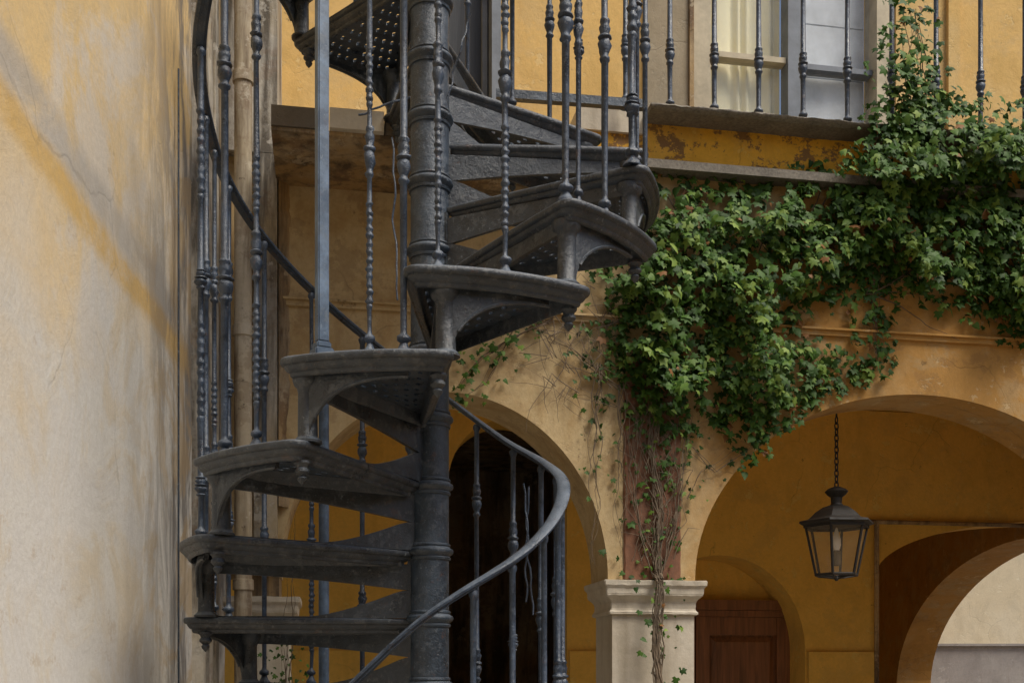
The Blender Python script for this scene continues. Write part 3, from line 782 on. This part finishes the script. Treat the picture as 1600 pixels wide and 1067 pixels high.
for a, kd, k, sc in ((-50, 0, 3, 1.15), (-36, 2, 3, 1.0), (-8, 2, 4, .9), (6, 2, 5, .95), (20, 2, 5, 1.05), (35.2, 0, 6, 1.15), (38.8, 0, 6, .75), (47.5, 0, 6, 1.0), (64, 1, 7, 1.25), (68, 0, 7, .8), (84, 0, 7, .9),
                  (119, 0, 8, 1), (131, 3, 9, 1), (143, 0, 9, 1), (157, 0, 10, 1), (172, 0, 10, 1), (195, 0, 11, 1), (210, 3, 11, 1), (228, 0, 12, 1), (243, 0, 12, 1)):
    h, a0, R = treads[k]; ar = a % 360
    rr, rh = railp(ar+360 if ar < 180 else ar)
    rr = min(R-22, rr)
    ht = h+800
    put_baluster(a, h, ht if not (ar > 180 and ar < 330) else h+800, kd, rr, sd_, sc); sd_ += 1
# stout square bar standing on the fourth tread
h, a0, R = treads[4]; a = -18.4; x, y = pol(350*u, a); m = MB(); q = .0133
m.box(-q, q, -q, q, .035, 1.75); m.box(-q-.004, q+.004, -q-.004, q+.004, .02, .035); m.box(-q-.009, q+.009, -q-.009, q+.009, -.001, .02)
me = m.mesh('square_bar'); bm = bmesh.new(); bm.from_mesh(me); bmesh.ops.bevel(bm, geom=list(bm.edges), offset=.003, segments=2, affect='EDGES'); bm.to_mesh(me); bm.free()
o = link('square_bar', autosmooth(me, 40), POLE, stair); o.location = (x, y, H(h)); o.rotation_euler = (0, 0, R_(30))
# flat tie bar from stair head to balcony
z = CAMZ+(HY-158)/F*4.05
m = MB(); P = [((775-CX)/F*4.02, 4.02), ((1012-CX)/F*4.10, 4.10)]
m.box(P[0][0]-AX, P[1][0]-AX, 0, .03, 0, .03); V = []
dx, dy = P[1][0]-P[0][0], P[1][1]-P[0][1]
m.V = [((P[0][0]-AX)+dx*t, (P[0][1]-AY)+dy*t+o_, zz) for t, o_, zz in [(0, 0, z), (1, 0, z), (1, .03, z), (0, .03, z), (0, 0, z+.032), (1, 0, z+.032), (1, .03, z+.032), (0, .03, z+.032)]]
m.build('tie_bar', IRON, stair)
# loose wires hanging off the treads
rw = random.Random(6)
for (px0, py0, px1, py1, d) in ((612, 215, 622, 470, 2.85), (818, 755, 832, 960, 3.05), (826, 760, 822, 940, 3.07), (700, 150, 735, 20, 2.95), (560, 180, 640, 150, 2.8)):
    P = []
    for i in range(15):
        t = i/14; px = px0+(px1-px0)*t+4*noise.noise(Vector((i*.35, px0, 0)))*2; py = py0+(py1-py0)*t
        P.append(((px-CX)/F*d-AX, d-AY+.02*noise.noise(Vector((i*.2, 3, px0))), CAMZ+(HY-py)/F*d))
    m = MB(); m.tube(P, [.0028]*15, 6); m.build('loose_wire', IRON_B, stair)
# tall pole behind the lower flight
pole = thing('support_pole', 'blue-grey painted steel pole standing behind the lower treads', 'pole', ((506-CX)/F*3.86, 3.86, 0))
m = MB(); r = .0185; m.lathe([(r, 0), (r, 1), (r, CAMZ+(HY-520)/F*3.86)], 16); m.build('pole_shaft', POLE, pole, auto=40)
m = MB(); m.lathe([(r+.02, 0), (r+.02, .01), (r+.005, .02), (r+.005, .05)], 16); m.build('base_flange', POLE, pole, auto=40)

# ------------------------------------------------------------------ balcony railing
rail = thing('balcony_railing', 'iron balcony railing of turned balusters on the stone ledge', 'railing', W(0, 0, 0))
rail.location = (0, 0, 0)
def bmesh2():
    r = .0100; P = foot(r*1.05)+[(r*.95, .12)]+knot(.235, .95, r*1.05)+[(r*.95, .5)]+knot(.72, .9, r*.95)+[(r, .93), (r+.004, .94), (r, .955)]
    m = MB(); m.lathe(P, 12); V = []
    for x, y, z in m.V:
        q = 1+.10*noise.noise(Vector((x*60, y*60, z*38))); V.append((x*q, y*q, z))
    m.V = V; return autosmooth(m.mesh('baluster'), 60)
bm2 = bmesh2()
def Sout(px, o):   # s on the plane proud by o
    return S(px, 4.2-o*CT-o*ST*ST/CT)
for i, px in enumerate([1042+69.4*k for k in range(-1, 12)]):
    b = link('baluster', bm2, IRON_B, rail); b.location = W(Sout(px, .07), .07, Z_LT-.002); b.rotation_euler = (0, 0, i*1.3)
m = MB(); m.box(S(960), 4.25, .052, .088, Z_LT+.95, Z_LT+.975, W); m.build('top_rail', IRON_B, rail)

# ------------------------------------------------------------------ lantern
LD = 4.72; lx = (1307-CX)/F*LD; lu = LD/F
lz = lambda y: CAMZ+(HY-y)*lu
lan = thing('hanging_lantern', 'black glazed lantern hanging by a chain inside the right arch', 'lantern', (lx, LD, lz(906)))
Z0 = lz(906)
def lp(prof, seg, nm, rot=0, par=lan, mat=BLACK):
    m = MB(); m.lathe([(r*lu, lz(y)-Z0) for r, y in prof], seg); o = m.build(nm, mat, par, auto=35); o.rotation_euler = (0, 0, rot); return o
lp([(3, 763), (4, 760), (14, 764), (18, 768), (14, 773), (9, 777), (8, 786), (10, 789)], 16, 'finial')
lp([(10, 789), (22, 793), (34, 801), (42, 809), (46, 812), (59, 815), (60, 818), (52, 821), (48, 821)], 6, 'cap', 0.07)
cagerot = 0.07
def hexp(r, y, k): a = cagerot+k*math.pi/3; return Vector((r*lu*math.cos(a), r*lu*math.sin(a), lz(y)-Z0))
fr = MB()
for k in range(6):
    fr.tube([hexp(50, 820, k), hexp(33, 898, k)], .006, 6)
fr.build('frame_post', BLACK, lan)
lp([(53, 819), (53, 825), (47, 825), (47, 819)], 6, 'upper_ring', cagerot); 
fr = MB()
for k in range(6): fr.tube([hexp(33, 898, k), hexp(33, 898, k+1)], .0065, 6); fr.tube([hexp(33, 899, k), Vector((0, 0, lz(904)-Z0))], .003, 5)
fr.build('lower_ring', BLACK, lan)
for k in range(6):
    mk('glass_pane', [hexp(48.5, 822, k), hexp(48.5, 822, k+1), hexp(32.5, 897, k+1), hexp(32.5, 897, k)], [(0, 1, 2, 3)], GLASS, lan)
cd = lp([(4, 884), (6.5, 882), (6.5, 862), (5, 860)], 12, 'lamp_holder', 0, lan, simple('brass_lamp_holder', (.10, .07, .04), .5))
lp([(4, 860), (7, 852), (6.5, 842), (3, 830), (1, 824)], 12, 'bulb', 0, lan, CANDLE)
lp([(2, 907), (4, 904), (2, 900)], 8, 'bottom_knob')
# chain of links
zt = 2.76+.12; z = lz(762); i = 0
lk = MB()
pts = [(.0085*math.cos(t), 0, .0165*math.sin(t)) for t in np.linspace(0, 2*math.pi, 13)]; lk.tube(pts, .0032, 5); lkm = autosmooth(lk.mesh('chain_link'), 60)
ztop = lz(660)+.02
while z < ztop:
    o = link('chain_link', lkm, BLACK, lan); o.location = (0, 0, z-Z0+.012); o.rotation_euler = (0, 0, (i % 2)*math.pi/2+.3); z += .0255; i += 1
m = MB(); m.tube([(0, 0, z-Z0), (0, 0, 3.17-Z0)], .004, 6); m.build('ceiling_rod', BLACK, lan)

# ------------------------------------------------------------------ ivy
LO = [(0, 0), (.26, -.14), (.52, .10), (.30, .28), (.47, .62), (.17, .60), (0, 1.05), (-.17, .60), (-.47, .62), (-.30, .28), (-.52, .10), (-.26, -.14)]
LB = np.array([(x, y-.1, -.10*abs(x)-.10*max(0, y-.5)) for x, y in LO]+[(0, .25, .05)])
LF = np.array([(i, (i+1) % 12, 12) for i in range(12)])
LO2 = [(0, 0), (.22, -.10), (.40, .04), (.34, .26), (.30, .44), (.16, .66), (0, .98), (-.16, .66), (-.30, .44), (-.34, .26), (-.40, .04), (-.22, -.10)]
LO3 = [(0, 0), (.30, -.16), (.50, .02), (.46, .22), (.62, .50), (.22, .50), (0, .92), (-.22, .50), (-.62, .50), (-.46, .22), (-.50, .02), (-.30, -.16)]
LBS = [LB]+[np.array([(x, y-.1, -.22*abs(x)+.04*math.sin(y*5)) for x, y in L_]+[(0, .25, .04)]) for L_ in (LO2, LO3)]
LBS.append(LB*np.array([1.05, .9, 1])+np.array([[0, 0, -.28*max(0, y)**2] for _, y, _ in LB]))
def inpoly(x, y, P):
    c = False; n = len(P); j = n-1
    for i in range(n):
        if (P[i][1] > y) != (P[j][1] > y) and x < (P[j][0]-P[i][0])*(y-P[i][1])/(P[j][1]-P[i][1])+P[i][0]: c = not c
        j = i
    return c
def edgedist(x, y, P):
    d = 1e9
    for i in range(len(P)):
        ax, ay = P[i-1]; bx, by = P[i]; t = max(0, min(1, ((x-ax)*(bx-ax)+(y-ay)*(by-ay))/((bx-ax)**2+(by-ay)**2+1e-9)))
        d = min(d, math.hypot(x-ax-t*(bx-ax), y-ay-t*(by-ay)))
    return d
NRM = Vector((ST, -CT, 0)); DIR = Vector((CT, ST, 0)); UP = Vector((0, 0, 1))
def leaf_matrix(s, o, z, size, rnd, base=W):
    p = Vector(base(s, o, z))
    n = (NRM*1.0+UP*rnd.uniform(.0, 1.0)+DIR*rnd.gauss(0, .5)+Vector((rnd.gauss(0, .25), rnd.gauss(0, .25), rnd.gauss(0, .25)))).normalized()
    tip = (-UP+DIR*rnd.gauss(0, .75)); tip = (tip-n*tip.dot(n)).normalized(); xx = tip.cross(n)
    M = Matrix((xx*size, tip*size, n*size)).transposed().to_4x4(); M.translation = p; return M
def bunch(mats, tints, name, parent, kind='stuff'):
    if not mats: return
    A = np.array([np.array(M) for M in mats]); B4 = np.array(LBS)[np.arange(len(mats))*7 % 4]; V = np.einsum('nij,nkj->nki', A[:, :3, :3], B4)+A[:, None, :3, 3]
    n = len(mats); Vf = V.reshape(-1, 3); Fa = (LF[None]+(np.arange(n)*13)[:, None, None]).reshape(-1, 3)
    me = bpy.data.meshes.new(name); me.vertices.add(len(Vf)); me.vertices.foreach_set('co', Vf.ravel())
    me.loops.add(Fa.size); me.loops.foreach_set('vertex_index', Fa.ravel().astype(np.int32))
    me.polygons.add(len(Fa)); me.polygons.foreach_set('loop_start', np.arange(0, Fa.size, 3, dtype=np.int32))
    me.update(calc_edges=True); me.validate()
    at = me.attributes.new('tint', 'FLOAT', 'POINT'); at.data.foreach_set('value', np.repeat(np.array(tints, dtype=np.float32), 13))
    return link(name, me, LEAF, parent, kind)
MAIN = [(1012, 270), (1060, 282), (1130, 292), (1200, 288), (1260, 272), (1320, 268), (1350, 235), (1362, 185), (1395, 165), (1430, 150), (1500, 160), (1545, 170), (1600, 178), (1680, 190), (1680, 500), (1600, 520), (1560, 512), (1500, 468), (1440, 462), (1410, 430), (1385, 440), (1335, 430), (1290, 468), (1240, 478), (1262, 540), (1320, 572), (1300, 600), (1240, 640), (1205, 668), (1165, 700), (1140, 650), (1100, 625), (1070, 650), (1040, 650), (1010, 610), (965, 560), (975, 480), (935, 425), (960, 405), (1015, 330)]
DROP = [(1335, 420), (1385, 420), (1378, 500), (1380, 560), (1350, 585), (1338, 540), (1342, 470)]
CLIMB = [(1385, 200), (1385, 150), (1372, 110), (1400, 70), (1398, 12), (1425, 8), (1448, 40), (1452, 95), (1478, 130), (1500, 200)]
RIGHTM = [(1380, 230), (1680, 215), (1680, 490), (1610, 500), (1560, 490), (1500, 440), (1440, 430), (1380, 400), (1280, 380), (1300, 300)]
LOWTIP = [(1145, 640), (1215, 640), (1190, 690), (1160, 715)]
SHAFT = [(985, 600), (1070, 620), (1075, 690), (1050, 720), (1000, 660)]
MIDG = [(1270, 560), (1345, 570), (1335, 585), (1240, 600)]
def ivy_leaves(polys, dens, rnd, depth=.16, holes=True):
    mats = []; tints = []; meta = []
    for P, dn, dp in polys:
        xs = [p[0] for p in P]; ys = [p[1] for p in P]
        area = (max(xs)-min(xs))*(max(ys)-min(ys)); n = int(area*dens*dn)
        for _ in range(n):
            x = rnd.uniform(min(xs)-24, max(xs)+24); y = rnd.uniform(min(ys)-24, max(ys)+24)
            ins = inpoly(x, y, P); ed = edgedist(x, y, P)
            if not ins and (ed > 24 or rnd.random() > .20): continue
            if ins and ed < 22 and rnd.random() < .5: continue
            nn = noise.noise(Vector((x*.012, y*.012, 3))); n2 = noise.noise(Vector((x*.03, y*.03, 9)))
            if holes and n2 < (-.27 if x > 1290 else -.17) and rnd.random() < .85: continue
            bulge = dp*(.35+.9*max(0, .5+nn))*min(1, .25+ed/60 if ins else .2)
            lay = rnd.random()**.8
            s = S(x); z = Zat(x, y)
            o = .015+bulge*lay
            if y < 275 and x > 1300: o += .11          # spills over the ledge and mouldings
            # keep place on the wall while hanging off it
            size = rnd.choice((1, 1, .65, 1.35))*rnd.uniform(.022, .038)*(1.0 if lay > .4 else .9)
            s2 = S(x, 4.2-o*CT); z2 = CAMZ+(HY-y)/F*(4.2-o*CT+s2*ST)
            M = leaf_matrix(s2, 0, z2, size, rnd, Wf(4.2-o*CT)); tint = min(.96, max(0, .02+.75*lay*rnd.random()+.45*max(0, n2)+rnd.gauss(0, .10)))  # inner leaves tinted darker: shade inside the mass put into the colour
            if rnd.random() < .02: tint = 1
            mats.append(M); tints.append(tint); meta.append((lay*bulge+size, len(mats)-1))
    return mats, tints, meta
def stems(name, paths, mat, parent, seed, wob=.02, rad=.003, kind='stuff'):
    rnd = random.Random(seed); m = MB()
    for pts, cnt, r in paths:
        for c in range(cnt):
            P = []; ph = rnd.uniform(0, 50); rnd_r = rnd.uniform(.6, 1.5)
            dense = []
            for (x0, y0), (x1, y1) in zip(pts, pts[1:]):
                L = max(3, int(math.hypot(x1-x0, y1-y0)/9)); dense += [(x0+(x1-x0)*i/L, y0+(y1-y0)*i/L) for i in range(L)]
            dense.append(pts[-1])
            j = rnd.uniform(-1, 1)
            for i, (x, y) in enumerate(dense):
                t = i/len(dense)
                x += (noise.noise(Vector((i*.13+ph, 0, c)))*wob*520+noise.noise(Vector((i*.7+ph, 3, c)))*2.5+j*5); y += noise.noise(Vector((i*.15+ph, 7, c)))*wob*260
                o = .013+.012*(1+noise.noise(Vector((i*.3+ph, 3, c))))+(.05 if y > 905 else 0)
                P.append(W(S(x), o, Zat(x, y)))
            if len(P) > 2: m.tube(P, [r*(1.25-1.0*i/len(P))*rnd_r for i in range(len(P))], 5)
    return m.build(name, mat, parent, kind=kind)
ivy = thing('ivy', 'large green ivy spilling over the balcony ledge and hanging above the arches', 'ivy')
rnd = random.Random(21)
mats, tints, meta = ivy_leaves([(MAIN, 1, .17), (DROP, 2.0, .07), (CLIMB, .9, .08), (RIGHTM, .6, .17), (LOWTIP, 1.0, .05), (SHAFT, .55, .06), (MIDG, .8, .05)], .070, rnd)
order = sorted(meta, reverse=True); big = [i for _, i in order[:900:3]][:300]; bs = set(big)
shared = []
for q in range(6):
    me = bpy.data.meshes.new('leaf'); me.from_pydata([tuple(v*(1, 1+.05*(q % 3), 1+.3*q)) for v in LBS[q % 4]], [], [tuple(f) for f in LF]); me.materials.append(LEAF)
    at = me.attributes.new('tint', 'FLOAT', 'POINT'); at.data.foreach_set('value', [.42+.1*q-(.0 if q < 5 else .1)]*13); shared.append(me)
for i in big:
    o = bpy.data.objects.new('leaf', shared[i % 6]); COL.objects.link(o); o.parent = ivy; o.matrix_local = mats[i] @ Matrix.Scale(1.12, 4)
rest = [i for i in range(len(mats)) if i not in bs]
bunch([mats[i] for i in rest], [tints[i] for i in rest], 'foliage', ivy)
paths = []
rs = random.Random(4)
for _ in range(46):
    x = rs.uniform(1010, 1600); y = rs.uniform(285, 420); paths.append(([(x, y), (x+rs.uniform(-90, 60), y+rs.uniform(30, 90)), (x+rs.uniform(-140, 60), y+rs.uniform(80, 130))], 1, .0022))
for _ in range(8): paths.append(([(1440+rs.uniform(-20, 20), 230), (1425+rs.uniform(-20, 20), 120), (1415+rs.uniform(-12, 12), 20)], 1, .0025))
paths.append(([(1360, 430), (1362, 570)], 3, .0015))
stems('stem', paths, STEM, ivy, 5)

pier_ivy = thing('creeper', 'thin twiggy creeper climbing the white pier and brown panel', 'creeper')
pp = [([(1020, 1075), (1018, 960), (1024, 900), (1030, 800), (1015, 700), (1020, 600)], 12, .0032), ([(1022, 905), (1000, 840), (985, 760), (990, 640)], 4, .002), ([(1026, 905), (1050, 830), (1062, 740), (1075, 650)], 5, .002),
      ([(1024, 1070), (1016, 980), (1024, 905)], 9, .0028), ([(1075, 700), (1110, 740), (1180, 690)], 3, .0012), ([(1070, 780), (1090, 740), (1140, 700)], 2, .0012)]
rs = random.Random(9)
for _ in range(90):
    x, y = rs.uniform(985, 1060), rs.uniform(650, 890); pp.append(([(x, y), (x+rs.uniform(-24, 24), y-rs.uniform(15, 50)), (x+rs.uniform(-34, 34), y-rs.uniform(40, 80))], 1, .0012))
stems('stem', pp, TWIG, pier_ivy, 8, .02)
rnd = random.Random(33)
pm, pt, _ = ivy_leaves([([(1005, 900), (1040, 900), (1038, 1067), (1008, 1067)], 1.1, .03), ([(980, 640), (1070, 640), (1055, 890), (1000, 890)], .5, .03), ([(1062, 640), (1085, 640), (1085, 720), (1062, 720)], 1, .03)], .030, rnd, holes=False)
pm = [m_ @ Matrix.Scale(.72, 4) for m_ in pm]
pm = [Matrix.Translation(NRM*(.05 if m_.translation.z < pz else 0)) @ m_ for m_ in pm]
bunch(pm, [min(1, t*1.25) for t in pt], 'foliage', pier_ivy)

wall_v = thing('bare_vine', 'bare wiry vine tendrils on the wall between the stair and the ivy', 'vine')
pp = []; rs = random.Random(14)
for _ in range(60):
    x, y = rs.uniform(850, 975), rs.uniform(430, 620)
    pp.append(([(x, y), (x-rs.uniform(-20, 50), y-rs.uniform(-50, 50)), (x-rs.uniform(-30, 90), y-rs.uniform(-70, 60))], 1, .0013))
pp += [([(935, 570), (930, 640), (925, 720), (932, 790), (925, 880)], 4, .0016), ([(968, 600), (968, 700), (966, 800), (968, 890)], 4, .0018), ([(960, 610), (880, 540), (820, 510)], 3, .0018)]
stems('stem', pp, TWIG, wall_v, 18, .03)
rnd = random.Random(35)
vm, vt, _ = ivy_leaves([([(925, 560), (960, 560), (950, 660), (935, 720), (922, 700)], .6, .03), ([(918, 700), (940, 700), (935, 770), (920, 770)], .35, .02), ([(962, 600), (975, 600), (972, 880), (963, 880)], .5, .02), ([(900, 500), (985, 480), (985, 640), (920, 620)], .7, .04), ([(1066, 690), (1150, 690), (1100, 780), (1070, 800)], .25, .02)], .03, rnd, holes=False)
bunch([m_ @ Matrix.Scale(.75, 4) for m_ in vm], vt, 'foliage', wall_v)
sprig = thing('ivy_sprig', 'small green ivy clump above the left arch behind the stair', 'ivy')
rnd = random.Random(36)
sm, st_, _ = ivy_leaves([([(706, 612), (712, 570), (770, 520), (835, 505), (800, 545), (770, 590), (735, 622)], .95, .08)], .036, rnd, holes=False)
bunch([m_ @ Matrix.Scale(.8, 4) for m_ in sm], [min(.95, t*1.3) for t in st_], 'foliage', sprig)
stems('stem', [([(860, 500), (800, 530), (750, 560), (710, 610)], 5, .002), ([(800, 520), (760, 600), (725, 622)], 3, .0015)], STEM, sprig, 20)
# little weed in the bottom left corner, against the left pier
weed = thing('climbing_weed', 'dark green weed clinging to the left pier at the bottom', 'plant')
rnd = random.Random(37)
gm, gt, _ = ivy_leaves([([(428, 1005), (455, 1005), (462, 1075), (430, 1075)], 2.5, .06)], .05, rnd, holes=False)
gm = [Matrix.Translation(NRM*.03) @ m_ @ Matrix.Scale(.6, 4) for m_ in gm]
bunch(gm, gt, 'foliage', weed)
stems('stem', [([(445, 1150), (445, 1010)], 4, .002), ([(452, 1100), (455, 900), (458, 800)], 3, .0015)], STEM, weed, 21)
